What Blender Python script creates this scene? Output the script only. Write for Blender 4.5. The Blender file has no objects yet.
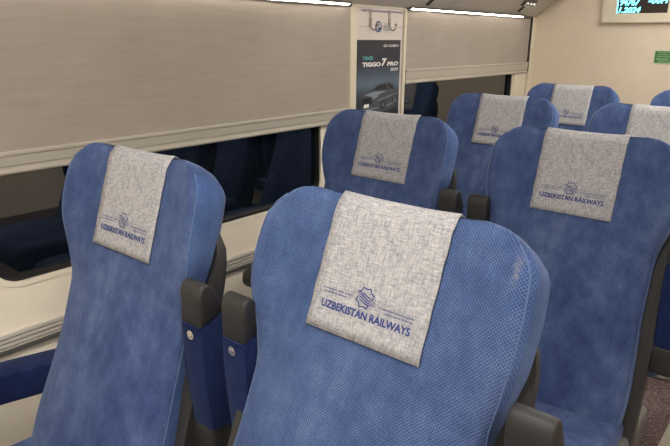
import bpy, bmesh, math, random
import numpy as np
from mathutils import Vector, Matrix, Euler
random.seed(7)
S = bpy.context.scene
COL = S.collection
PI = math.pi
Z0 = 0.80                    # height of the antimacassar hem line datum is Z0 + 0.1207

# ------------------------------------------------------------------ helpers
def link(o, parent=None):
    COL.objects.link(o)
    if parent: o.parent = parent
    return o

def obj(name, bm, mat, parent=None, smooth=False, angle=None):
    me = bpy.data.meshes.new(name)
    bmesh.ops.recalc_face_normals(bm, faces=bm.faces[:])
    bm.to_mesh(me); bm.free()
    if mat: me.materials.append(mat)
    if smooth or angle:
        for p in me.polygons: p.use_smooth = True
    if angle:
        try: me.set_sharp_from_angle(angle=math.radians(angle))
        except Exception: pass
    return link(bpy.data.objects.new(name, me), parent)

def empty(name, loc=(0, 0, 0)):
    o = bpy.data.objects.new(name, None); COL.objects.link(o)
    o.location = loc; o.empty_display_size = .1
    return o

def tag(o, label=None, cat=None, group=None, kind=None):
    if label: o['label'] = label
    if cat: o['category'] = cat
    if group: o['group'] = group
    if kind: o['kind'] = kind
    return o

def box(bm, x0, x1, y0, y1, z0, z1, bev=0, seg=2):
    r = bmesh.ops.create_cube(bm, size=1)
    vs = r['verts']
    for v in vs:
        v.co = Vector(((x0+x1)/2+v.co.x*(x1-x0), (y0+y1)/2+v.co.y*(y1-y0), (z0+z1)/2+v.co.z*(z1-z0)))
    if bev:
        es = list({e for v in vs for e in v.link_edges})
        bmesh.ops.bevel(bm, geom=es, offset=bev, segments=seg, affect='EDGES', profile=.5)
    return bm

def B(*a, **k): return box(bmesh.new(), *a, **k)

def prism(bm, pts, axis, a, b, bev=0, seg=2):
    """extrude a 2-D outline along axis (0: pts are y,z ; 1: x,z ; 2: x,y)"""
    def P(p, t):
        if axis == 0: return (t, p[0], p[1])
        if axis == 1: return (p[0], t, p[1])
        return (p[0], p[1], t)
    v0 = [bm.verts.new(P(p, a)) for p in pts]; v1 = [bm.verts.new(P(p, b)) for p in pts]
    n = len(pts); fs = [bm.faces.new(v0[::-1]), bm.faces.new(v1)]
    for i in range(n): fs.append(bm.faces.new((v0[i], v0[(i+1) % n], v1[(i+1) % n], v1[i])))
    bmesh.ops.recalc_face_normals(bm, faces=fs)
    if bev:
        es = list({e for f in fs for e in f.edges})
        bmesh.ops.bevel(bm, geom=es, offset=bev, segments=seg, affect='EDGES', profile=.5)
    return bm

def tube(bm, pts, r, n=8, cap=True):
    pts = [Vector(p) for p in pts]; rings = []
    for i, p in enumerate(pts):
        t = (pts[min(i+1, len(pts)-1)]-pts[max(i-1, 0)]).normalized()
        up = Vector((0, 0, 1)) if abs(t.z) < .9 else Vector((1, 0, 0))
        a = t.cross(up).normalized(); b = t.cross(a)
        rings.append([bm.verts.new(p+(a*math.cos(2*PI*k/n)+b*math.sin(2*PI*k/n))*r) for k in range(n)])
    for i in range(len(rings)-1):
        for k in range(n):
            bm.faces.new((rings[i][k], rings[i][(k+1) % n], rings[i+1][(k+1) % n], rings[i+1][k]))
    if cap: bm.faces.new(rings[0]); bm.faces.new(rings[-1])
    return bm

def disc(bm, c, axis, r, h, n=20):
    c = Vector(c); d = Vector(axis).normalized()
    return tube(bm, [c, c+d*h], r, n)

def rrect(y0, y1, z0, z1, r, n=8):
    pts = []
    for cy, cz, a0 in ((y1-r, z1-r, 0), (y0+r, z1-r, 90), (y0+r, z0+r, 180), (y1-r, z0+r, 270)):
        for k in range(n+1):
            a = math.radians(a0+90*k/n); pts.append((cy+r*math.cos(a), cz+r*math.sin(a)))
    return pts

def ring_prism(bm, outer, inner, axis, a, b):
    """slab with a hole"""
    def P(p, t): return (t, p[0], p[1]) if axis == 0 else (p[0], t, p[1])
    tmp = bmesh.new()
    def loop(pts):
        vs = [tmp.verts.new(P(p, a)) for p in pts]
        return [tmp.edges.new((vs[i], vs[(i+1) % len(vs)])) for i in range(len(vs))]
    es = loop(outer)+loop(inner)
    bmesh.ops.triangle_fill(tmp, edges=es, use_beauty=True, use_dissolve=False)
    r = bmesh.ops.extrude_face_region(tmp, geom=tmp.faces[:])
    for g in r['geom']:
        if isinstance(g, bmesh.types.BMVert): g.co[axis] = b
    me = bpy.data.meshes.new('t'); tmp.to_mesh(me); tmp.free(); bm.from_mesh(me); bpy.data.meshes.remove(me)
    return bm

def copy_tree(o, parent=None):
    c = o.copy(); COL.objects.link(c)
    if parent: c.parent = parent
    for ch in list(o.children): copy_tree(ch, c)
    return c

# text -> mesh data in the XY plane, x to the right, y up, origin at left baseline; scaled to (w, h)
def text_mesh(body, w, h=None, bold=0.0, shear=0.0):
    cu = bpy.data.curves.new('t', 'FONT'); cu.body = body; cu.size = 1; cu.offset = bold; cu.shear = shear
    cu.resolution_u = 3
    o = bpy.data.objects.new('t', cu); COL.objects.link(o)
    bpy.context.view_layer.update()
    me = bpy.data.meshes.new_from_object(o.evaluated_get(bpy.context.evaluated_depsgraph_get()))
    bpy.data.objects.remove(o); bpy.data.curves.remove(cu)
    co = np.array([v.co for v in me.vertices])
    mn, mx = co.min(0), co.max(0)
    sx = w/(mx[0]-mn[0]); sy = (h/(mx[1]-mn[1])) if h else sx
    co[:, 0] = (co[:, 0]-mn[0])*sx; co[:, 1] = (co[:, 1]-mn[1])*sy; co[:, 2] = 0
    vs = [tuple(c) for c in co]; fs = [tuple(p.vertices) for p in me.polygons]
    bpy.data.meshes.remove(me)
    return vs, fs

def add_mapped(bm, vf, fn):
    vs, fs = vf
    bv = [bm.verts.new(fn(*v)) for v in vs]
    for f in fs:
        try: bm.faces.new([bv[i] for i in f])
        except ValueError: pass
    return bm

# ------------------------------------------------------------------ materials
def mat(name, col=(.5, .5, .5), rough=.5, metal=0, spec=.5, emit=None, estr=0, sheen=0):
    m = bpy.data.materials.new(name); m.use_nodes = True
    b = m.node_tree.nodes['Principled BSDF']
    b.inputs['Base Color'].default_value = (*col, 1); b.inputs['Roughness'].default_value = rough
    b.inputs['Metallic'].default_value = metal; b.inputs['Specular IOR Level'].default_value = spec
    if emit: b.inputs['Emission Color'].default_value = (*emit, 1); b.inputs['Emission Strength'].default_value = estr
    if sheen:
        b.inputs['Sheen Weight'].default_value = sheen; b.inputs['Sheen Roughness'].default_value = .4
    return m

class NT:
    def __init__(s, m): s.m = m; s.t = m.node_tree; s.b = s.t.nodes['Principled BSDF']
    def n(s, ty, **k):
        x = s.t.nodes.new(ty)
        for a, v in k.items():
            if a in x.inputs.keys(): x.inputs[a].default_value = v
            else: setattr(x, a, v)
        return x
    def l(s, a, b): s.t.links.new(a, b)
    def math(s, op, a, b=None, clamp=False):
        x = s.t.nodes.new('ShaderNodeMath'); x.operation = op; x.use_clamp = clamp
        for i, v in enumerate((a, b)):
            if v is None: continue
            if isinstance(v, (int, float)): x.inputs[i].default_value = v
            else: s.l(v, x.inputs[i])
        return x.outputs[0]
    def ramp(s, fac, stops):
        x = s.t.nodes.new('ShaderNodeValToRGB'); s.l(fac, x.inputs[0])
        e = x.color_ramp.elements
        while len(e) < len(stops): e.new(.5)
        for i, (p, c) in enumerate(stops): e[i].position = p; e[i].color = (*c, 1) if len(c) == 3 else c
        return x.outputs[0]
    def coords(s, scale=(1, 1, 1), rot=(0, 0, 0)):
        tc = s.n('ShaderNodeTexCoord'); mp = s.n('ShaderNodeMapping')
        mp.inputs['Scale'].default_value = scale; mp.inputs['Rotation'].default_value = rot
        s.l(tc.outputs['Object'], mp.inputs['Vector']); return mp.outputs[0]
    def noise(s, vec, scale, detail=4, rough=.6):
        x = s.n('ShaderNodeTexNoise'); x.inputs['Scale'].default_value = scale
        x.inputs['Detail'].default_value = detail; x.inputs['Roughness'].default_value = rough
        s.l(vec, x.inputs['Vector']); return x.outputs['Fac']
    def bump(s, h, strength, dist=.001):
        x = s.n('ShaderNodeBump'); x.inputs['Strength'].default_value = strength; x.inputs['Distance'].default_value = dist
        s.l(h, x.inputs['Height']); s.l(x.outputs[0], s.b.inputs['Normal'])
    def mix(s, fac, a, b):
        x = s.n('ShaderNodeMix'); x.data_type = 'RGBA'
        if isinstance(fac, (int, float)): x.inputs[0].default_value = fac
        else: s.l(fac, x.inputs[0])
        for i, v in ((6, a), (7, b)):
            if isinstance(v, tuple): x.inputs[i].default_value = (*v, 1)
            else: s.l(v, x.inputs[i])
        return x.outputs[2]

def weave_height(k, period, axes=('X', 'Z')):
    """diamond knit : product of two diagonal sine waves in the cloth plane"""
    v = k.coords(); sp = k.n('ShaderNodeSeparateXYZ'); k.l(v, sp.inputs[0])
    f = 2*PI/period
    a = k.math('SINE', k.math('MULTIPLY', sp.outputs[axes[0]], f))
    b = k.math('SINE', k.math('MULTIPLY', sp.outputs[axes[1]], f))
    return k.math('ADD', k.math('MULTIPLY', k.math('MULTIPLY', a, b), .5), .5)

def velour(name, dark, mid, light, weave=0, period=.0075, sheen=.25, worn=None, axes=('X', 'Z')):
    m = mat(name, mid, .92, 0, .15, sheen=sheen); k = NT(m)
    k.b.inputs['Sheen Tint'].default_value = (.62, .74, 1, 1)
    v = k.coords((1, 1, .8))
    n1 = k.noise(v, 7, 5, .62); n2 = k.noise(k.coords((1, 1, .7)), 34, 4, .65); n3 = k.noise(k.coords(), 420, 2, .6)
    f = k.math('ADD', k.math('MULTIPLY', n1, .62), k.math('MULTIPLY', n2, .38))
    c = k.ramp(f, [(.36, dark), (.5, mid), (.64, light)])
    fine = k.ramp(n3, [(.3, (.80, .80, .80)), (.7, (1.18, 1.18, 1.18))])
    mx = k.n('ShaderNodeMix'); mx.data_type = 'RGBA'; mx.blend_type = 'MULTIPLY'; mx.inputs[0].default_value = 1
    k.l(c, mx.inputs[6]); k.l(fine, mx.inputs[7]); c = mx.outputs[2]
    if weave:
        h = weave_height(k, period, axes)
        wv = k.ramp(h, [(.22, (1-.55*weave,)*3), (.5, (1, 1, 1)), (.8, (1+.32*weave,)*3)])
        mx = k.n('ShaderNodeMix'); mx.data_type = 'RGBA'; mx.blend_type = 'MULTIPLY'; mx.inputs[0].default_value = 1
        k.l(c, mx.inputs[6]); k.l(wv, mx.inputs[7]); c = mx.outputs[2]
        k.bump(h, .5*weave, .0012)
    else:
        k.bump(n3, .25, .0008)
    if worn:
        tc = k.n('ShaderNodeTexCoord'); d = k.n('ShaderNodeVectorMath', operation='DISTANCE')
        mp = k.n('ShaderNodeMapping'); mp.inputs['Scale'].default_value = (2.0, .45, .42)
        k.l(tc.outputs['Object'], mp.inputs[0]); k.l(mp.outputs[0], d.inputs[0]); d.inputs[1].default_value = (worn[0]*2.0, worn[1]*.45, worn[2]*.42)
        q = k.math('ADD', d.outputs['Value'], k.math('MULTIPLY', k.math('SUBTRACT', k.noise(k.coords(), 160, 3), .5), .03))
        c = k.mix(k.ramp(q, [(.004, (.45, .45, .45)), (.014, (0, 0, 0))]), c, (.30, .27, .20))
    k.l(c, k.b.inputs['Base Color'])
    return m

M = {}
M['velour'] = velour('blue velour', (.032, .054, .150), (.058, .092, .210), (.098, .140, .275))
M['knit'] = velour('blue diamond knit', (.043, .074, .182), (.068, .111, .246), (.100, .152, .303), weave=.8, period=.0052, worn=(.203, -.040, .162))
M['side'] = velour('blue bolster cloth', (.040, .074, .195), (.060, .106, .255), (.084, .140, .305), weave=.55, period=.0060, axes=('Y', 'Z'))
M['navy'] = velour('navy armrest knit', (.008, .016, .070), (.012, .024, .095), (.017, .034, .120), weave=.9, period=.0062, sheen=.12)
M['navyflat'] = velour('navy armrest cloth', (.008, .014, .055), (.011, .020, .075), (.017, .030, .105), weave=.5, period=.006, sheen=.1, axes=('Y', 'Z'))
M['piping'] = mat('blue piping', (.085, .140, .300), .8, sheen=.2)

def plastic(name, c, rough=.5):
    m = mat(name, c, rough, 0, .4); k = NT(m)
    k.bump(k.noise(k.coords(), 900, 2), .12, .0004); return m
M['char'] = plastic('charcoal plastic', (.029, .028, .028), .5)
M['shell'] = plastic('dark shell plastic', (.034, .033, .033), .45)
M['greyplastic'] = plastic('grey frame plastic', (.10, .095, .09), .5)
M['backpanel'] = plastic('beige back panel', (.33, .29, .23), .5)
M['chrome'] = mat('bright steel', (.75, .74, .72), .22, 1)
M['hook'] = mat('brushed hook steel', (.42, .38, .32), .5, .6)

# antimacassar : matted non woven
m = mat('non woven grey cloth', (.5, .48, .46), .95, 0, .1); k = NT(m)
s1 = k.noise(k.coords((1, 1, .16), (0, .6, 0)), 420, 3, .6); s2 = k.noise(k.coords((.18, 1, 1), (0, .35, 0)), 440, 3, .6)
big = k.noise(k.coords(), 26, 4)
f = k.math('ADD', k.math('MULTIPLY', k.math('ADD', s1, s2), .45), k.math('MULTIPLY', big, .10))
k.l(k.ramp(f, [(.38, (.24, .245, .265)), (.5, (.385, .382, .395)), (.62, (.54, .53, .53))]), k.b.inputs['Base Color'])
k.bump(f, .35, .0008); M['cloth'] = m
M['ink'] = mat('navy print', (.040, .062, .210), .8, 0, .1)

def cream(name, c, rough=.45, n=.04):
    m = mat(name, c, rough, 0, .35); k = NT(m)
    f = k.noise(k.coords(), 3.5, 5)
    a = tuple(x*(1-n) for x in c); b = tuple(x*(1+n) for x in c)
    k.l(k.ramp(f, [(.35, a), (.65, b)]), k.b.inputs['Base Color']); return m
M['wall'] = cream('cream wall panel', (.84, .77, .64))
M['endwall'] = cream('beige end wall', (.69, .59, .465), .5)
M['trim'] = cream('pale cream trim', (.66, .60, .47), .35)
M['lip'] = cream('cream window lip', (.84, .77, .64), .35)
M['ceil'] = cream('white ceiling', (.78, .75, .70), .6)
M['rack'] = cream('grey rack underside', (.62, .58, .53), .45)
M['rail'] = cream('grey beige rail', (.40, .37, .31), .35)
M['ribs'] = mat('grey ribbed aluminium', (.56, .53, .47), .35, 0)
M['gasket'] = mat('black rubber', (.012, .012, .012), .45)
M['black'] = mat('matt black', (.008, .008, .009), .6)
# blind cloth
m = mat('blind cloth', (.5, .45, .38), .75, 0, .25); k = NT(m)
f = k.noise(k.coords((1, .6, 9)), 9, 5, .6); g = k.noise(k.coords((1, 1, 1)), 3, 3)
th = k.noise(k.coords((1, 60, 3)), 14, 2)
h = k.math('ADD', k.math('MULTIPLY', f, .4), k.math('ADD', k.math('MULTIPLY', g, .4), k.math('MULTIPLY', th, .2)))
k.l(k.ramp(h, [(.38, (.315, .275, .235)), (.62, (.375, .328, .283))]), k.b.inputs['Base Color'])
k.bump(k.math('ADD', th, f), .08, .001); M['blind'] = m
# window glass at night
m = mat('dark night glazing', (.004, .006, .009), .015, 0, .5); m.node_tree.nodes['Principled BSDF'].inputs['IOR'].default_value = 1.95
M['glass'] = m
# carpet
m = mat('speckled carpet', (.1, .08, .08), .95, 0, .1); k = NT(m)
f = k.noise(k.coords(), 95, 4, .75); g = k.noise(k.coords(), 8, 3)
k.l(k.ramp(k.math('ADD', k.math('MULTIPLY', f, .85), k.math('MULTIPLY', g, .15)), [(.38, (.035, .024, .026)), (.5, (.125, .090, .090)), (.64, (.25, .195, .19))]), k.b.inputs['Base Color'])
k.bump(f, .6, .004); M['carpet'] = m
M['lamp'] = mat('lit warm diffuser', (.9, .88, .84), .5, emit=(1, .95, .88), estr=31)
M['strip'] = mat('lit strip diffuser', (.9, .88, .84), .5, emit=(1, .91, .78), estr=16)
M['cyan'] = mat('lit cyan dots', (.05, .3, .35), .5, emit=(.22, .90, 1), estr=2.6)
M['screen'] = mat('display screen', (.035, .028, .024), .18)
M['green'] = mat('green sign face', (.030, .155, .040), .4)
M['signtext'] = mat('pale sign print', (.42, .60, .36), .5)
M['white'] = mat('white print', (.80, .78, .76), .5)
M['paperwhite'] = cream('poster white', (.62, .57, .53), .4, .02)
M['teal'] = mat('teal print', (.10, .42, .46), .5)
M['greyprint'] = mat('grey print', (.30, .30, .33), .5)
M['cargrey'] = mat('car body print', (.065, .072, .085), .4)
M['carlight'] = mat('car highlight print', (.22, .25, .29), .4)
M['cardark'] = mat('car dark print', (.010, .011, .014), .4)
# poster picture : dusk sky over dark ground (print on the sheet)
m = mat('night car poster print', (.03, .04, .06), .3); k = NT(m)
tc = k.n('ShaderNodeTexCoord'); sp = k.n('ShaderNodeSeparateXYZ'); k.l(tc.outputs['Object'], sp.inputs[0])
zz = k.math('ADD', k.math('MULTIPLY', sp.outputs['Z'], 3.0), k.math('MULTIPLY', k.math('SUBTRACT', k.noise(k.coords((1, 1, 4)), 9, 5), .5), .12))
k.l(k.ramp(zz, [(.02, (.020, .022, .028)), (.30, (.035, .045, .06)), (.46, (.10, .15, .19)), (.56, (.05, .075, .11)), (.72, (.012, .016, .030))]), k.b.inputs['Base Color'])
M['postpic'] = m

# ------------------------------------------------------------------ the carriage shell
ZC = 1.30+Z0        # ceiling
XL, XR = -.507, 2.67
YB, YE = -3.0, 3.202
def struct(name, bm, m, parent=None, **k):
    o = obj(name, bm, m, parent, **k)
    if not parent: o['kind'] = 'structure'
    return o
struct('floor', B(XL-.1, XR+.1, YB, YE+.1, -.05, 0), M['carpet'])
struct('ceiling', B(XL-.1, XR+.1, YB, YE+.1, ZC, ZC+.05), M['ceil'])
struct('wall_right', B(XR, XR+.08, YB, YE, 0, ZC), M['wall'])
struct('wall_front', B(XL-.1, XR+.1, YE, YE+.08, 0, ZC), M['endwall'])
struct('wall_back', B(XL-.1, XR+.1, YB-.08, YB, 0, ZC), M['endwall'])

# left wall : one slab with two rounded window holes
W1 = (-.078, 1.190, Z0-.0825, Z0+.55); W2 = (1.768, 2.945, Z0-.0825, Z0+.58)  # window, blind and trim positions computed from image pixels on the wall plane
bm = bmesh.new()
ym = 1.565
ring_prism(bm, [(-.6, 0), (ym, 0), (ym, ZC), (-.6, ZC)], rrect(*W1, .075), 0, XL, XL-.06)
ring_prism(bm, [(ym, 0), (YE, 0), (YE, ZC), (ym, ZC)], rrect(*W2, .06), 0, XL, XL-.06)
box(bm, XL-.06, XL, YB, -.6, 0, ZC)
struct('wall_left', bm, M['wall'], angle=40)
for i, W in ((1, W1), (2, W2)):
    g = .010; r = .075 if i == 1 else .06
    bm = bmesh.new(); ring_prism(bm, rrect(*W, r), rrect(W[0]+g, W[1]-g, W[2]+g, W[3]-g, r-g), 0, XL-.004, XL-.035)
    fr = struct('window_%d' % i, bm, M['gasket'], angle=40)
    bm = bmesh.new(); ring_prism(bm, rrect(W[0]-.014, W[1]+.014, W[2]-.014, W[3]+.014, r+.014), rrect(*W, r), 0, XL-.001, XL+.0035)
    obj('lip', bm, M['lip'], fr, angle=40)
    bm = bmesh.new(); prism(bm, rrect(W[0]+g-.002, W[1]-g+.002, W[2]+g-.002, W[3]-g+.002, r-g), 0, XL-.022, XL-.032)
    obj('pane', bm, M['glass'], fr)
# wall below the windows : ribbed aluminium strip and skirting
bm = bmesh.new(); prof = [(XL, -.213+Z0), (XL+.012, -.213+Z0)]
for j in range(3):
    zt = -.213-j*.0125; prof += [(XL+.012, zt-.0085+Z0), (XL+.001, zt-.0090+Z0), (XL+.001, zt-.0125+Z0), (XL+.012, zt-.0130+Z0)]
prof += [(XL+.012, -.266+Z0), (XL, -.268+Z0)]
prism(bm, prof, 1, YB, YE)
struct('trim_1', bm, M['ribs'])
struct('trim_7', B(XL+.011, XL+.0155, YB, YE, -.266+Z0, -.2535+Z0, bev=.001), M['greyplastic'])
struct('baseboard_left', B(XL, XL+.02, YB, YE, 0, .12, bev=.004), M['greyplastic'])
struct('trim_6', B(.800, .842, YB, YE-.03, 0, .006, bev=.002), M['rail'])
struct('baseboard_front', B(XL+.02, XR, YE-.02, YE, 0, .12, bev=.004), M['greyplastic'])
# corner pilaster and the jambs beside the advertising pillar
struct('trim_2', B(XL, XL+.016, 3.140, YE, .12, .66+Z0, bev=.004), M['trim'])
struct('trim_3', B(XL, XL+.014, 1.360, 1.402, Z0-.21, .66+Z0, bev=.004), M['trim'])
struct('trim_4', B(XL, XL+.014, 1.742, 1.762, Z0-.21, .66+Z0, bev=.004), M['trim'])
struct('trim_5', B(XL, XL+.010, 2.955, 3.125, Z0-.21, .345+Z0, bev=.003), M['trim'])

# ------------------------------------------------------------------ roller blinds
def blind(y0, y1, zb, zr, label):
    t = empty('roller_blind', (XL+.008, (y0+y1)/2, zb+Z0)); tag(t, label, 'blind', 'roller blinds over the windows')
    L = (y1-y0)/2
    bm = bmesh.new(); n = 40
    # very slightly wavy sheet
    rows = [];
    for i in range(n+1):
        y = -L+2*L*i/n
        rows.append([(.0015*math.sin(y*9)+.001*math.sin(y*23), y, z) for z in (zr-zb-.005, (.66-zb)*.33+(zr-zb)*.67, (.66-zb)*.7+(zr-zb)*.3, .662-zb)])
    vf = [[bm.verts.new(p) for p in r] for r in rows]; vb = [[bm.verts.new((p[0]-.002, p[1], p[2])) for p in r] for r in rows]
    for i in range(n):
        for j in range(3):
            bm.faces.new((vf[i][j], vf[i+1][j], vf[i+1][j+1], vf[i][j+1])); bm.faces.new((vb[i][j], vb[i][j+1], vb[i+1][j+1], vb[i+1][j]))
    obj('blind_cloth', bm, M['blind'], t, smooth=True)
    H = zr-zb
    prof = [(-.004, 0), (.010, 0), (.013, .003), (.013, .007), (.010, .0095), (.006, .013), (.005, .018), (.008, .021), (.008, H-.012), (.011, H-.009), (.011, H-.003), (.009, H), (-.004, H)]
    bm = bmesh.new(); prism(bm, prof, 1, -L, L)
    obj('bottom_rail', bm, M['rail'], t)
    bm = bmesh.new(); box(bm, -.004, .006, -L, L, .655-zb, .668-zb, bev=.002)
    obj('cassette', bm, M['greyplastic'], t)
    return t
blind(-.30, 1.364, .206, .262, 'long beige roller blind half drawn over the near window')
b2 = blind(1.764, 3.122, .338, .402, 'shorter beige roller blind over the far window by the end wall')
bm = bmesh.new(); box(bm, .000, .008, 1.358/2+.001, 1.358/2+.014, -.0, .668-.338)
obj('guide_channel', bm, M['black'], b2)

# ------------------------------------------------------------------ advertising pillar
PY0, PY1 = 1.404, 1.738
t = empty('advertising_poster', (XL, (PY0+PY1)/2, .20+Z0)); tag(t, 'tall advertising poster with a dark car on the pillar between the windows', 'poster')
hy = (PY1-PY0)/2
obj('backing_board', B(.0, .006, -hy, hy, .0, .462, bev=.001), M['paperwhite'], t)
o = obj('picture_panel', B(.006, .0075, -hy+.006, hy-.014, .004, .330), M['postpic'], t)
# car
def flat(pts, x): # polygon in (y,z) thin slab
    bm = bmesh.new(); prism(bm, pts, 0, x-.0004, x); return bm
def py(px): return (1.414+(px-357)/44.5*.325)-(PY0+PY1)/2      # image pixel positions mapped to poster sheet coordinates
def pz(pyx): return .533-.20-(pyx-39)*(.00385 if pyx < 39 else .0041)
def polyp(pts): return [(py(a), pz(b)) for a, b in pts]
car = obj('car_picture', flat(polyp([(361,97.5),(362.5,94.5),(369,91.5),(375.5,85.5),(380,83.3),(388,82.6),(392.5,84.5),(395.5,90.5),(397.3,94),(397.5,104),(395,110),(390,112),(383,113.5),(362,113.5),(360.5,108)]), .0082), M['cargrey'], t)
obj('windscreen', flat(polyp([(372.5,90.3),(377,86),(384,84.6),(388.5,90.5)]), .0086), M['cardark'], car)
obj('side_window', flat(polyp([(386,84.6),(390.5,85.3),(393.5,90.2),(390,90.8)]), .0086), M['cardark'], car)
obj('bonnet_highlight', flat(polyp([(364,94.5),(372,92),(386,92.2),(377,95.5),(371,97)]), .0086), M['carlight'], car)
obj('grille', flat(polyp([(361.8,98),(370.5,97),(371,104),(362,105.5)]), .0086), M['cardark'], car)
obj('headlight', flat(polyp([(371.5,97),(378,95.5),(376,98.3),(372,99.5)]), .0086), M['carlight'], car)
obj('number_plate', flat(polyp([(363.5,104.3),(368.3,103.8),(368.3,107.2),(363.5,107.8)]), .0090), M['white'], car)
for cx_, cz_ in ((382.5,106.5), (394.5,101.5)):
    pts = polyp([(cx_+2.7*math.cos(a*PI/8), cz_+5*math.sin(a*PI/8)) for a in range(16)])
    obj('wheel', flat(pts, .0086), M['cardark'], car)
    bm = bmesh.new()
    for a in range(5):
        b = a*2*PI/5+.3; d = (1.9*math.cos(b), 3.6*math.sin(b)); nn = (-.22*math.sin(b), .3*math.cos(b))
        prism(bm, polyp([(cx_+nn[0], cz_+nn[1]), (cx_+d[0]+nn[0], cz_+d[1]+nn[1]), (cx_+d[0]-nn[0], cz_+d[1]-nn[1]), (cx_-nn[0], cz_-nn[1])]), 0, .0086, .0088)
    obj('wheel_spokes', bm, M['carlight'], car)
obj('door_crease', flat(polyp([(377,101.2),(390,97.2),(396.8,95.6),(396.8,96.3),(390,98),(377,102)]), .0088), M['carlight'], car)
obj('lower_bumper', flat(polyp([(362,109.5),(378,108.2),(378,109.2),(362,110.6)]), .0088), M['carlight'], car)
obj('sill_line', flat(polyp([(386,107.5),(397,103.3),(397,104.2),(386,108.6)]), .0088), M['carlight'], car)
def ptext(name, body, x0, y1, x1, h_px, m, bold=0.01, shear=0):
    w = py(x1)-py(x0); h = h_px*.0040
    bm = bmesh.new(); y0_, z0_ = py(x0), pz(y1)
    add_mapped(bm, text_mesh(body, w, h, bold, shear), lambda a, b, c: (.0084, y0_+a, z0_+b))
    return obj(name, bm, m, t)
ptext('brand_lettering', 'CHERY', 386.5, 46.8, 397.5, 2.4, M['white'], .02)
ptext('slogan_lettering', 'YANGI', 361, 59.6, 371.2, 4.0, M['teal'], .03)
ptext('model_lettering', 'TIGGO', 361.2, 66.2, 379.2, 4.6, M['white'], .05)
ptext('model_numeral', '7', 379.8, 66.2, 385.4, 8.2, M['white'], .05, .2)
ptext('model_lettering', 'PRO', 385.6, 66.2, 397.2, 4.4, M['white'], .05, .15)
ptext('year_lettering', '2024', 389, 71.4, 397.2, 3.2, M['white'], .02, .2)
bm = bmesh.new()                                                   # winged oval emblem before the name
ring_prism(bm, polyp([(383.6+1.9*math.cos(a*PI/10), 45.6+1.3*math.sin(a*PI/10)) for a in range(20)]), polyp([(383.6+1.3*math.cos(a*PI/10), 45.6+.8*math.sin(a*PI/10)) for a in range(20)]), 0, .0080, .0084)
obj('emblem', bm, M['white'], t)
# white header with logo
ptext('header_lettering', 'МЕСТО ДЛЯ ВАШЕЙ РЕКЛАМЫ', 359.2, 11.2, 400.2, 2.3, M['ink'], .02)
bm = bmesh.new()
ring_prism(bm, polyp([(376.2+3.1*math.cos(a*PI/14), 26+5.9*math.sin(a*PI/14)) for a in range(28)]), polyp([(376.5+2.2*math.cos(a*PI/14), 26.1+4.6*math.sin(a*PI/14)) for a in range(28)]), 0, .0064, .0070)
prism(bm, polyp([(374.4,23),(376,21.6),(377.2,23.5),(376.2,25.6),(374.6,25.4)]), 0, .0064, .0070)
prism(bm, polyp([(376.4,27),(378.2,26.2),(378.6,28),(377,30.4),(375.6,29.4)]), 0, .0064, .0070)
obj('globe_logo', bm, M['ink'], t)
for s_, b_, x1_ in (('TURON', 23.8, 387.8), ('MEDIA', 27.0, 387.8), ('GROUP', 30.2, 387.2)):
    ptext('logo_lettering', s_, 381, b_, x1_, 2.1, M['greyprint'], .02)
for a_, b_ in ((357.5, 368), (391, 401)):
    bm = bmesh.new(); prism(bm, polyp([(a_, 25.7), (b_, 25.7), (b_, 26.3), (a_, 26.3)]), 0, .0064, .0070); obj('fold_line', bm, M['greyprint'], t)

# coat hooks
def hook(y, z0, z1, label):
    t = empty('coat_hook', (XL+.006, y, z0+Z0)); tag(t, label, 'hook', 'coat hooks on the pillar')
    H = z1-z0
    obj('hook_plate', B(0, .004, -.008, .008, .018, H, bev=.0015), M['hook'], t)
    pts = [(.005, 0, .05), (.006, 0, .02), (.012, 0, .006), (.024, 0, .003), (.034, 0, .010), (.037, 0, .024)]
    bm = bmesh.new(); tube(bm, pts, .0040, 10); obj('hook_arm', bm, M['hook'], t, smooth=True)
    bm = bmesh.new(); bmesh.ops.create_uvsphere(bm, u_segments=12, v_segments=8, radius=.006, matrix=Matrix.Translation((.037, 0, .026)))
    obj('hook_knob', bm, M['hook'], t, smooth=True)
hook(1.496, .566, .650, 'left of the two steel coat hooks on the white poster header')
hook(1.632, .566, .650, 'right of the two steel coat hooks on the white poster header')

# ------------------------------------------------------------------ luggage racks with light strips and fittings
RP = [(-.500, .668), (-.474, .688), (-.430, .723), (-.376, .768), (-.30, .825), (-.20, .885), (-.10, .925), (-.02, .945), (.02, .965), (.02, .99), (-.06, .985), (-.506, .985), (-.506, .668)]
def rack(mirror, label):
    t = empty('luggage_rack', (XL if not mirror else XR, 0, .668+Z0)); tag(t, label, 'luggage rack')
    sg = -1 if mirror else 1
    prof = [(sg*(x-XL), z-.668) for x, z in RP]
    bm = bmesh.new(); prism(bm, prof, 1, YB+.002, YE-.002)
    obj('rack_underside', bm, M['rack'], t, angle=30)
    bm = bmesh.new(); tube(bm, [(sg*(.02-XL), YB+.002, .31), (sg*(.02-XL), YE-.002, .31)], .014, 12)
    obj('edge_tube', bm, M['chrome'], t, smooth=True)
rack(False, 'grey overhead luggage rack running above the window blinds')
rack(True, 'grey overhead luggage rack above the opposite wall')

def strip(y0, y1, label):
    t = empty('light_strip', (XL+.0200, (y0+y1)/2, .665+Z0)); tag(t, label, 'light', 'light strips under the rack')
    L = (y1-y0)/2
    bm = bmesh.new(); prism(bm, [(-.006, -.0045), (-.004, -.0045), (.0055, .0018), (.007, .006), (-.006, .006)], 1, -L, L)
    obj('housing', bm, M['greyplastic'], t)
    bm = bmesh.new(); prism(bm, [(-.005, -.0045), (.0025, .0000), (.0030, -.0008), (-.004, -.0058), (-.005, -.0058)], 1, -L+.01, L-.01)
    obj('diffuser', bm, M['strip'], t)
strip(-.95, 1.350, 'glowing light strip above the near window blind')
strip(1.775, 2.990, 'glowing light strip above the far window blind')

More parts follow.
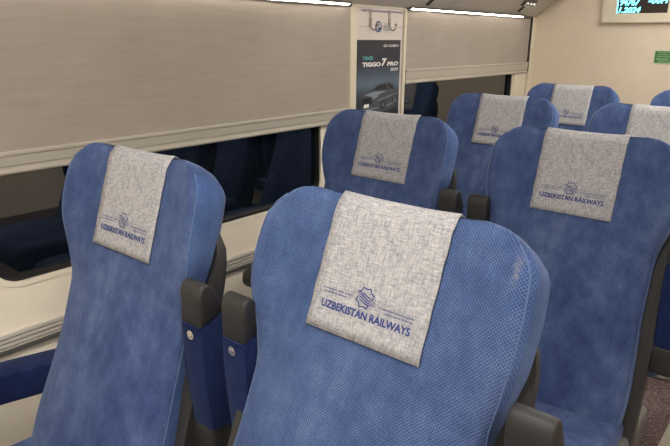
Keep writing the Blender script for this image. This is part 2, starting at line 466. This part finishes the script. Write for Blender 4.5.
# little fittings on the sloping underside
nrm = Vector((.83, 0, -1)).normalized(); along = Vector((1, 0, .83)).normalized()
def on_slope(o, p):
    o.matrix_world = Matrix.Translation(p) @ Matrix(((along.x, 0, nrm.x), (0, 1, 0), (along.z, 0, nrm.z))).to_4x4()
def number_plate(y, x, label):
    z = .690+Z0+(x+.470)*.80
    t = empty('seat_number_plate'); tag(t, label, 'number plate', 'seat number plates under the rack'); on_slope(t, Vector((x, y, z))+nrm*.0)
    obj('plate', B(-.020, .020, -.012, .012, -.004, .004, bev=.001), M['black'], t)
    obj('rim', B(-.022, .022, -.014, .014, -.005, .0025, bev=.001), M['greyplastic'], t)
def reading_light(y, x, label):
    z = .690+Z0+(x+.470)*.80
    t = empty('reading_light'); tag(t, label, 'reading light'); on_slope(t, Vector((x, y, z))+nrm*.008)
    obj('base', B(-.022, .022, -.075, .075, -.006, .004, bev=.003), M['greyplastic'], t)
    for q in (-.045, 0, .045):
        bm = bmesh.new(); bmesh.ops.create_uvsphere(bm, u_segments=16, v_segments=10, radius=.016, matrix=Matrix.Translation((0, q, .008)))
        obj('swivel_lamp', bm, M['chrome'], t, smooth=True)
number_plate(1.895, -.462, 'small black plate under the rack just right of the poster')
number_plate(2.868, -.455, 'small black plate under the rack beside the bright lamps')
reading_light(2.86, -.412, 'cluster of bright metal reading lamps under the rack near the end wall')

# ceiling lamps
def ceiling_light(x, y0, y1, label):
    t = empty('ceiling_light', (x, (y0+y1)/2, ZC)); tag(t, label, 'ceiling light', 'ceiling lamps along the carriage')
    L = (y1-y0)/2
    obj('housing', B(-.085, .085, -L, L, -.03, -.001, bev=.006), M['greyplastic'], t)
    obj('diffuser', B(-.075, .075, -L+.02, L-.02, -.038, -.028, bev=.003), M['lamp'], t)
for x, w_ in ((.56, 'on the window side'), (1.70, 'on the far side of the aisle')):
    for y0, y1, lab in ((-2.5, -1.5, 'ceiling lamp at the back of the carriage '), (-1.1, -.1, 'ceiling lamp just ahead of the nearest seats '), (1.1, 1.7, 'ceiling lamp behind the second row '), (2.0, 2.9, 'ceiling lamp near the end wall ')):
        ceiling_light(x, y0, y1, lab+w_)

# ------------------------------------------------------------------ end wall display and sign
t = empty('information_display', (.10, YE, .63+Z0)); tag(t, 'information display with cyan characters high on the end wall', 'display')
bm = bmesh.new(); ring_prism(bm, [(-.205, 0), (.215, 0), (.215, .24), (-.205, .24)], [(-.130, .049), (.135, .049), (.135, .20), (-.130, .20)], 1, 0, -.022)
bmesh.ops.remove_doubles(bm, verts=bm.verts[:], dist=1e-5)
obj('frame', bm, M['trim'], t)
obj('screen', B(-.132, .137, -.010, -.002, .047, .202), M['screen'], t)
def dtext(body, x0, x1, z, h):
    bm = bmesh.new(); add_mapped(bm, text_mesh(body, x1-x0, h, .03, .25), lambda a, b, c: (x0+a, -.0125, z+b)); obj('lit_characters', bm, M['cyan'], t)
dtext('1.2024', -.119, -.004, .052, .031)
dtext('94767', -.115, -.010, .090, .038)
dtext('-00H', .030, .132, .098, .034)
obj('lit_border', B(-.129, -.125, -.012, -.0105, .050, .198), M['cyan'], t)

t = empty('green_sign', (.245, YE, .415+Z0)); tag(t, 'small green notice with pale writing on the end wall', 'sign')
obj('plate', B(-.046, .075, -.003, 0, 0, .068, bev=.001), M['green'], t)
bm = bmesh.new()
bd = .0035
ring_prism(bm, [(-.046, 0), (.075, 0), (.075, .068), (-.046, .068)], [(-.046+bd, bd), (.075-bd, bd), (.075-bd, .068-bd), (-.046+bd, .068-bd)], 1, -.0030, -.0040)
obj('border', bm, M['signtext'], t)
for body, z, x0, x1, h in (('ЧИҚИШ ЭШИГИ', .054, -.032, .06, .007), ('АВАРИЙНЫЙ ВЫХОД', .043, -.034, .062, .007), ('НАЖАТЬ КНОПКУ', .032, -.032, .055, .007), ('EMERGENCY EXIT', .019, -.034, .062, .007), ('PRESS BUTTON', .009, -.024, .045, .006)):
    bm = bmesh.new(); add_mapped(bm, text_mesh(body, x1-x0, h, .02), lambda a, b, c: (x0+a, -.0036, z+b)); obj('lettering', bm, M['signtext'], t)

# ------------------------------------------------------------------ SEATS
def table(xs, ys):
    xs = np.array(xs, float); ys = np.array(ys, float)
    d = np.diff(ys)/np.diff(xs); mt = np.zeros(len(xs)); mt[0] = d[0]; mt[-1] = d[-1]
    for i in range(1, len(xs)-1): mt[i] = 0 if d[i-1]*d[i] <= 0 else 2*d[i-1]*d[i]/(d[i-1]+d[i])
    def f(x):
        x = min(max(x, xs[0]), xs[-1]); i = min(int(np.searchsorted(xs, x, 'right'))-1, len(xs)-2); h = xs[i+1]-xs[i]; q = (x-xs[i])/h
        return float((2*q**3-3*q*q+1)*ys[i]+(q**3-2*q*q+q)*h*mt[i]+(-2*q**3+3*q*q)*ys[i+1]+(q**3-q*q)*h*mt[i+1])
    return f
VT = .208
f_a = table([-.52, -.47, -.40, -.30, -.20, -.10, -.05, -.02, .01, .04, .09, .13, .21], [.197, .209, .213, .209, .203, .203, .207, .215, .223, .229, .231, .229, .227])
f_e = table([-.52, -.44, -.30, -.20, -.10, -.05, -.02, .01, .04, .08, .13, .21], [.0, -.004, -.018, -.022, -.020, -.004, .008, .018, .028, .035, .036, .024])
f_c = table([-.52, -.36, -.20, -.08, 0, .21], [.024, .020, .008, .001, 0, 0])
f_s = table([-.52, -.2, -.10, -.05, .01, .08, .13, .21], [-.066, -.064, -.056, -.048, -.036, -.032, -.033, -.040])
f_b = table([-.52, -.30, -.10, 0, .10, .21], [-.085, -.088, -.086, -.080, -.074, -.070])
def ell(v, v0, s, amt):
    q = min(max((v-v0)/s, 0), 1); return amt*(1-math.sqrt(max(1-q*q, 0)))
f_in = table([.13, .15, .165, .18, .19, .20, .205, .2081], [0, .002, .008, .020, .031, .047, .062, .084])
def aw(v): return f_a(v)-(f_in(v) if v > .13 else 0)
def ab(v): return f_a(v)-(f_in(v)*.92 if v > .13 else 0)
def front(u, v):
    q = min(abs(u)/max(aw(v), .01), 1.0)
    return f_c(v)+(f_e(v)-f_c(v))*q**3.1-ell(v, .172, VT-.172, .019)
def back(v): return f_b(v)+ell(v, .165, VT-.165, .026)

def vd(v, n):
    return v-.016*min(max((-.010-n)/.045, 0), 1)*min(max((v-.14)/.06, 0), 1)
def make_backrest():
    bm = bmesh.new()
    vs = list(np.linspace(-.52, .12, 30))+[.125+(VT-.125)*math.sin(q) for q in np.linspace(.05, PI/2, 16)]
    NF = 22; loops = []; side_idx = []
    for v in vs:
        a = aw(v); r = .020*min(1, max(.25, (VT-v)/.03+.25)); L = []
        nb = back(v); ne = front(a, v); span = ne-nb; r = min(r, span*.45)
        for k_ in range(NF+1):
            u = -(a-r)+2*(a-r)*k_/NF; L.append((u, front(u, v)))
        n0 = L[-1][1]
        for q in (25, 50, 75, 90): L.append((a-r+r*math.sin(math.radians(q)), n0-r*(1-math.cos(math.radians(q)))))
        ns = min(max(f_s(v), nb+.012), n0-r-.002); aB = ab(v); ax = aB-(ns-nb)*1.15
        L.append(((a+aB)/2, n0-r+(ns-n0+r)*.5)); L.append((aB, ns))
        for q in (.2, .55, .85, 1): L.append((aB+(ax-aB)*q, ns+(nb-ns)*(1-(1-q)**1.7)))
        for q in (.25, .5, .75): L.append((ax*(1-2*q), nb))
        R = L[NF+1:NF+1+10]
        for u, n in R[::-1]: L.append((-u, n))
        loops.append([bm.verts.new((u, -n, vd(v, n))) for u, n in L])
    n = len(loops[0])
    for i in range(len(loops)-1):
        for j in range(n):
            bm.faces.new((loops[i][j], loops[i][(j+1) % n], loops[i+1][(j+1) % n], loops[i+1][j]))
    # caps : front row to back row strips so that the shading stays clean
    for lp, top in ((loops[0], False), (loops[-1], True)):
        c = bm.verts.new(sum((v.co for v in lp), Vector())/n)
        for j in range(n): bm.faces.new((lp[j], lp[(j+1) % n], c))
    return bm
def seam_q(v): return 42+40*min(1, max(0, (.02-v)/.12))
def edge_line(sg, v0, v1, n):
    pts = []
    for i in range(n+1):
        v = v0+(v1-v0)*i/n; a = aw(v); r = .020*min(1, max(.25, (VT-v)/.03+.25))
        q = math.radians(seam_q(v)); pts.append((sg*(a-r+r*math.sin(q)+.0008), -(front(a-r, v)-r*(1-math.cos(q))+.0006), v))
    return pts
def side_panel_bm(sg):
    """upholstered outer bolster of the backrest"""
    bm = bmesh.new(); rows = []
    for i in range(41):
        v = -.50+(.186+.50)*i/40; a = aw(v); r = .020*min(1, max(.25, (VT-v)/.03+.25)); n0 = front(a-r, v); nb = back(v)
        row = []
        for q in (seam_q(v), (seam_q(v)+90)/2, 90): row.append((a-r+r*math.sin(math.radians(q)), n0-r*(1-math.cos(math.radians(q)))))
        ns = min(max(f_s(v), nb+.012), n0-r-.002)
        for q in (.33, .66, 1): row.append((a+(ab(v)-a)*q, n0-r+(ns-n0+r)*q))
        rows.append([bm.verts.new((sg*(u+.0016), -(n+.0006), vd(v, n))) for u, n in row])
    for i in range(40):
        for j in range(5): bm.faces.new((rows[i][j], rows[i+1][j], rows[i+1][j+1], rows[i][j+1]))
    return bm

def make_shell():
    fn = table([-.56, -.2, .02, .085], [-.050, -.048, -.042, -.040]); fb = table([-.56, -.30, -.12, 0, .06, .088], [-.122, -.112, -.096, -.084, -.074, -.060])
    fw = table([-.56, 0, .05, .088], [.238, .238, .234, .215])
    bm = bmesh.new(); loops = []
    for v in np.linspace(-.56, .088, 26):
        w = fw(v); a, b = fn(v), fb(v); r = min(.03, (a-b)*.6); L = [(w, a)]
        L += [(w-r+r*math.cos(math.radians(q)), b+r-r*math.sin(math.radians(q))) for q in (0, 30, 60, 90)]
        L += [(-u, n) for u, n in L[::-1]]
        loops.append([bm.verts.new((u, -n, v)) for u, n in L])
    n = len(loops[0])
    for i in range(len(loops)-1):
        for j in range(n): bm.faces.new((loops[i][j], loops[i][(j+1) % n], loops[i+1][(j+1) % n], loops[i+1][j]))
    bm.faces.new(loops[0]); bm.faces.new(loops[-1][::-1])
    bmesh.ops.bevel(bm, geom=[e for e in bm.edges if e.is_boundary], offset=.002, affect='EDGES')
    return bm
def make_back_panel():
    bm = bmesh.new()
    pr = [(.083, .03), (.090, .0), (.100, -.10), (.112, -.20), (.121, -.30)]
    pr2 = pr+[(p[0]-.012, p[1]) for p in pr[::-1]]
    prism(bm, pr2, 0, -.17, .17, bev=.003)
    for j in range(5):
        z = -.30+.02*j; box(bm, -.17, .17, .119-.0016*j, .126-.0016*j, z, z+.010, bev=.002)
    return bm

def arm_raised(sg, root, cz):
    """armrest folded up beside the backrest : cap, cloth body, screw, pivot (local to the seat's root, plumb)"""
    x = .265 if sg > 0 else -.234; w = .027; y0 = -.036
    bm = bmesh.new()
    prism(bm, [(y0+.001, cz+.030), (y0+.001, cz-.078), (.034, cz-.095), (.048, cz-.19), (.046, cz-.297), (y0+.012, cz-.290), (y0+.004, cz-.20), (y0-.002, cz-.12), (y0-.002, cz-.078)][2:] + [(y0, cz-.0785), (-.003, cz-.066), (.016, cz-.060)], 0, x-w, x+w, bev=.006, seg=3)
    body = obj('armrest', bm, M['navy'], root, angle=50)
    bm = bmesh.new()
    prism(bm, [(y0-.001, cz-.081), (y0-.001, cz-.022), (y0+.003, cz-.008), (y0+.012, cz-.001), (y0+.024, cz-.003), (y0+.034, cz-.016), (.018, cz-.060), (-.003, cz-.068)], 0, x-w-.001, x+w+.001, bev=.006, seg=3)
    obj('armrest_cap', bm, M['char'], body, angle=60)
    bm = bmesh.new(); disc(bm, (x-.001, y0+.001, cz-.097), (0, -1, 0), .0085, .004, 20); disc(bm, (x-.001, y0-.002, cz-.097), (0, -1, 0), .004, .0025, 6)
    obj('screw', bm, M['chrome'], body, angle=40)
    bm = bmesh.new()
    for e in (x-w, x+w): tube(bm, [(e*1.0, y0+.0015, cz-.085), (e, y0+.002, cz-.14), (e, y0+.006, cz-.20), (e, y0+.0145, cz-.285)], .0014, 6)
    obj('seam', bm, M['navyflat'], body)
    bm = bmesh.new(); box(bm, min(x-.024, sg*.215) if sg > 0 else x-.024, x+.024 if sg > 0 else -.215+.0, y0+.012, .050, cz-.362, cz-.283, bev=.014, seg=3)
    obj('armrest_pivot', bm, M['char'], root, angle=50)
def arm_lowered(sg, root):
    """window armrest folded down, tilted a little up towards its front"""
    z = Z0-.206; x0, x1 = (-.362, -.279) if sg < 0 else (.279, .362)
    bm = bmesh.new()
    prism(bm, [(-.205, z+.016), (-.205, z-.058), (.06, z-.098), (.10, z-.07), (.10, z-.03), (.06, z-.020)], 0, x0, x1, bev=.010, seg=3)
    body = obj('armrest', bm, M['navyflat'], root, angle=50)
    bm = bmesh.new(); prism(bm, [(-.200, z+.015), (-.232, z+.013), (-.250, z+.000), (-.252, z-.03), (-.238, z-.050), (-.200, z-.057)], 0, x0+.001, x1-.001, bev=.010, seg=3)
    obj('armrest_cap', bm, M['char'], body, angle=60)
    bm = bmesh.new(); tube(bm, [(x1-.0035 if sg < 0 else x0+.0035, -.2, z+.0125), (x1-.0035 if sg < 0 else x0+.0035, .06, z-.023)], .0016, 6)
    obj('seam', bm, M['navy'], body)
    bm = bmesh.new(); box(bm, x0+.012, x1-.012, .03, .10, z-.17, z-.055, bev=.012, seg=3)
    obj('armrest_pivot', bm, M['greyplastic'], root, angle=50)

SH = 0.0
REC = .3266; ZB = .1207+Z0
def make_seat(kind, front_mat):
    root = empty('train_seat')
    cz = .138+Z0
    br = obj('backrest', make_backrest(), front_mat, root, smooth=True); br.location = (0, 0, ZB); br.rotation_euler.x = -REC
    for sg in (-1, 1):
        obj('side_bolster', side_panel_bm(sg), M['side'], br, smooth=True)
        bm = bmesh.new(); tube(bm, edge_line(sg, -.49, .186, 40), .0012, 6); obj('piping', bm, M['piping'], br, smooth=True)
    sh = obj('back_shell', make_shell(), M['shell'], root, angle=45); sh.location = (0, 0, ZB); sh.rotation_euler.x = -REC
    bp = obj('back_panel', make_back_panel(), M['backpanel'], sh, angle=40)
    # cushion
    bm = bmesh.new()
    prism(bm, [(-.03, .372), (-.03, .458), (-.10, .476), (-.30, .486), (-.46, .490), (-.51, .478), (-.53, .455), (-.52, .40), (-.48, .372)], 0, -.218, .218, bev=.030, seg=5)
    obj('seat_cushion', bm, M['velour'], root, angle=60)
    bm = bmesh.new()
    prism(bm, [(.085, .43), (.090, .37), (.03, .335), (-.42, .345), (-.46, .372), (-.14, .40), (-.12, .43)], 0, -.236, .236, bev=.012, seg=2)
    obj('seat_frame', bm, M['greyplastic'], root, angle=50)
    for y in (-.36, -.02):
        obj('leg', B(-.16, .06, y-.03, y+.03, 0, .345, bev=.01), M['greyplastic'], root)
    if kind == 'window': arm_lowered(-1, root)
    else: arm_raised(-1, root, cz)
    arm_raised(1, root, cz)
    return root

# antimacassar cloth : hangs over the headrest
def cloth_path(v0):
    P = [('f', v) for v in np.linspace(v0, .168, 12)]+[('f', .172+(VT-.172)*math.sin(q)) for q in np.linspace(.05, PI/2, 9)]
    P += [('b', .165+(VT-.165)*math.sin(q)) for q in np.linspace(PI/2, .05, 7)]+[('b', v) for v in np.linspace(.16, .055, 7)]
    return P
def cloth_pt(u, p, off):
    s, v = p
    if s == 'f':
        up = 0 if v < .16 else off*min(1, (v-.16)/.03)
        return Vector((u, -(front(u, v)+off*(1 if v < .19 else .6)), vd(v, front(u, v))+up))
    up = 0 if v < .165 else off*min(1, (v-.165)/.03)
    return Vector((u, -(back(v)-off*(1 if v < .19 else .6)), vd(v, back(v))+up))
def make_cloth(v0):
    bm = bmesh.new(); P = cloth_path(v0); U = np.linspace(-.1, .1, 13); G = []
    for off in (.0042, .0026):
        G.append([[bm.verts.new(cloth_pt(u+.0006*math.sin(i*1.7+u*20), p, off)) for u in U] for i, p in enumerate(P)])
    A, Bk = G; n, m_ = len(P), len(U)
    for i in range(n-1):
        for j in range(m_-1):
            bm.faces.new((A[i][j], A[i][j+1], A[i+1][j+1], A[i+1][j])); bm.faces.new((Bk[i][j], Bk[i+1][j], Bk[i+1][j+1], Bk[i][j+1]))
    for i in range(n-1):
        for j in (0, m_-1): bm.faces.new((A[i][j], A[i+1][j], Bk[i+1][j], Bk[i][j]))
    for j in range(m_-1):
        for i in (0, n-1): bm.faces.new((A[i][j], A[i][j+1], Bk[i][j+1], Bk[i][j]))
    return bm
def print_pt(u, v): return (u, -(front(u, v)+.0052), v)
def make_antimac():
    o = obj('antimacassar', make_cloth(0.0), M['cloth'], None, smooth=True)
    bm = bmesh.new(); add_mapped(bm, text_mesh('UZBEKISTAN RAILWAYS', .157, .0118, .034), lambda a, b, c: print_pt(-.0805+a, .0335+b))
    obj('printed_lettering', bm, M['ink'], o)
    for body, x0, x1, z, h in (('Oʻzbekiston temir yoʻllari', -.084, -.030, .0605, .0036), ('aksiyadorlik jamiyati', -.080, -.040, .0555, .0032),
                               ('АО Узбекские железные дороги', .016, .077, .0555, .0036), ('акционерное общество', .030, .077, .0505, .0032)):
        bm = bmesh.new(); add_mapped(bm, text_mesh(body, x1-x0, h, .035), lambda a, b, c: print_pt(x0+a, z+b)); obj('small_print', bm, M['ink'], o)
    # eight pointed star outline crossed by a pointed train
    cu, cv = -.008, .0645; bm = bmesh.new()
    def ring(i, rr): return rr*(1 if i % 2 == 0 else .80)
    NP = 16
    outer = [(ring(i, .0168)*math.cos(i*2*PI/NP+PI/8), ring(i, .0168)*math.sin(i*2*PI/NP+PI/8)) for i in range(NP)]
    inner = [(ring(i, .0145)*math.cos(i*2*PI/NP+PI/8), ring(i, .0145)*math.sin(i*2*PI/NP+PI/8)) for i in range(NP)]
    vo = [bm.verts.new(print_pt(cu+p[0], cv+p[1])) for p in outer]; vi = [bm.verts.new(print_pt(cu+p[0], cv+p[1])) for p in inner]
    for i in range(NP):
        mid = i+.5
        ang = (mid*22.5+22.5) % 360
        if 150 < ang < 180 or ang > 318 : continue
        bm.faces.new((vo[i], vo[(i+1) % NP], vi[(i+1) % NP], vi[i]))
    def poly(pts): bm.faces.new([bm.verts.new(print_pt(cu+x, cv+y)) for x, y in pts])
    poly([(-.0215, .0075), (-.004, .0065), (.010, .0015), (.024, -.0062), (.010, -.0003), (-.004, .0045)])
    poly([(-.0185, .0045), (-.005, .0036), (.006, -.0012), (.018, -.0060), (.006, -.0030), (-.005, .0017)])
    poly([(-.0150, .0010), (-.006, .0006), (.004, -.0042), (.022, -.0074), (.004, -.0062), (-.006, -.0012)])
    poly([(-.0120, -.0028), (-.006, -.0034), (.004, -.0078), (.024, -.0082), (.004, -.0096), (-.006, -.0052)])
    obj('printed_emblem', bm, M['ink'], o)
    return o

D, PIT = .5988, .8475
# row, place, dx, dy, dz of the cloth, recline difference, seat label, cloth label
SEATS = [
 (0, 0, .0139, -.0150, -.0008, -.0086, 'blue velour seat nearest the window in the nearest row', 'printed grey headrest cover on the nearest window seat, at the left of the photo'),
 (0, 1, .0126, -.0061, -.0071, .0766, 'large blue knitted aisle seat in the foreground with a worn corner', 'largest printed headrest cover, on the foreground aisle seat'),
 (1, 0, .0101, .0174, -.0100, -.0095, 'blue velour window seat of the second row, below the poster', 'printed headrest cover on the second row window seat below the poster'),
 (1, 1, -.0007, .0168, -.0015, -.0423, 'blue velour aisle seat of the second row with its cushion showing', 'printed headrest cover on the second row aisle seat at the right'),
 (2, 0, -.0063, .0024, .0093, -.0134, 'blue window seat of the third row in front of the far window', 'printed headrest cover on the third row window seat'),
 (2, 1, -.0119, -.0075, .0015, -.0119, 'blue aisle seat of the third row cut by the right edge of the photo', 'headrest cover on the third row aisle seat, cut by the right edge'),
 (3, 0, -.0176, -.0080, .0084, .0090, 'blue window seat of the last row against the end wall', 'printed headrest cover on the last row window seat by the end wall'),
 (3, 1, -.0100, -.0080, .0050, .0050, 'blue aisle seat of the last row, barely showing below the green sign', None),
]
protos = {}; cloth0 = None
for r, s, dx, dy, dz, dr, ls, lc in SEATS:
    key = 'front' if (r, s) == (0, 1) else ('window' if s == 0 else 'aisle')
    if key not in protos:
        o = protos[key] = make_seat('window' if s == 0 else 'aisle', M['knit'] if key == 'front' else M['velour'])
    else: o = copy_tree(protos[key])
    x, y = s*D+dx, r*PIT+dy
    o.location = (x-SH, y, 0); tag(o, ls, 'seat', 'blue train seats in rows')
    for ch in o.children:
        if ch.name.split('.')[0] in ('backrest', 'back_shell'): ch.rotation_euler.x = -(REC+dr)
    if lc is None: continue
    if cloth0 is None: c = cloth0 = make_antimac()
    else: c = copy_tree(cloth0)
    c.location = (x, y, ZB); c.rotation_euler.x = -(REC+dr); tag(c, lc, 'headrest cover', 'printed headrest covers on the seats')

# scrap of paper on the carpet
bm = bmesh.new()
vs = [bm.verts.new(p) for p in ((-.022, .012, .004), (.004, -.002, .007), (.020, -.016, .002), (.012, .004, .004), (-.006, .013, .002))]
bm.faces.new(vs); bmesh.ops.solidify(bm, geom=bm.faces[:], thickness=.001)
o = obj('paper_scrap', bm, M['white']); o.location = (.70, 1.93, .001); tag(o, 'small white scrap of paper lying on the carpet', 'paper')

# ------------------------------------------------------------------ world, camera, colour
w = bpy.data.worlds.new('world'); S.world = w; w.use_nodes = True
w.node_tree.nodes['Background'].inputs[0].default_value = (.01, .012, .02, 1); w.node_tree.nodes['Background'].inputs[1].default_value = .2

yaw, pit, rol, f = -.6919, -.2948, .0076, 610.42
fwd = Vector((math.sin(yaw)*math.cos(pit), math.cos(yaw)*math.cos(pit), math.sin(pit)))
right = Vector((math.cos(yaw), -math.sin(yaw), 0)); up = right.cross(fwd)
r2 = right*math.cos(rol)+up*math.sin(rol); u2 = -right*math.sin(rol)+up*math.cos(rol)
cd = bpy.data.cameras.new('camera'); cam = bpy.data.objects.new('camera', cd); COL.objects.link(cam)
cam.matrix_world = Matrix(((r2.x, u2.x, -fwd.x, 1.0824), (r2.y, u2.y, -fwd.y, -.6322), (r2.z, u2.z, -fwd.z, .5378+Z0), (0, 0, 0, 1)))
cd.sensor_width = 36; cd.lens = f/670*36; cd.clip_start = .01
S.camera = cam
S.view_settings.view_transform = 'Standard'; S.view_settings.look = 'None'; S.view_settings.gamma = 1
S.view_settings.use_curve_mapping = False
S.view_settings.exposure = 0.08
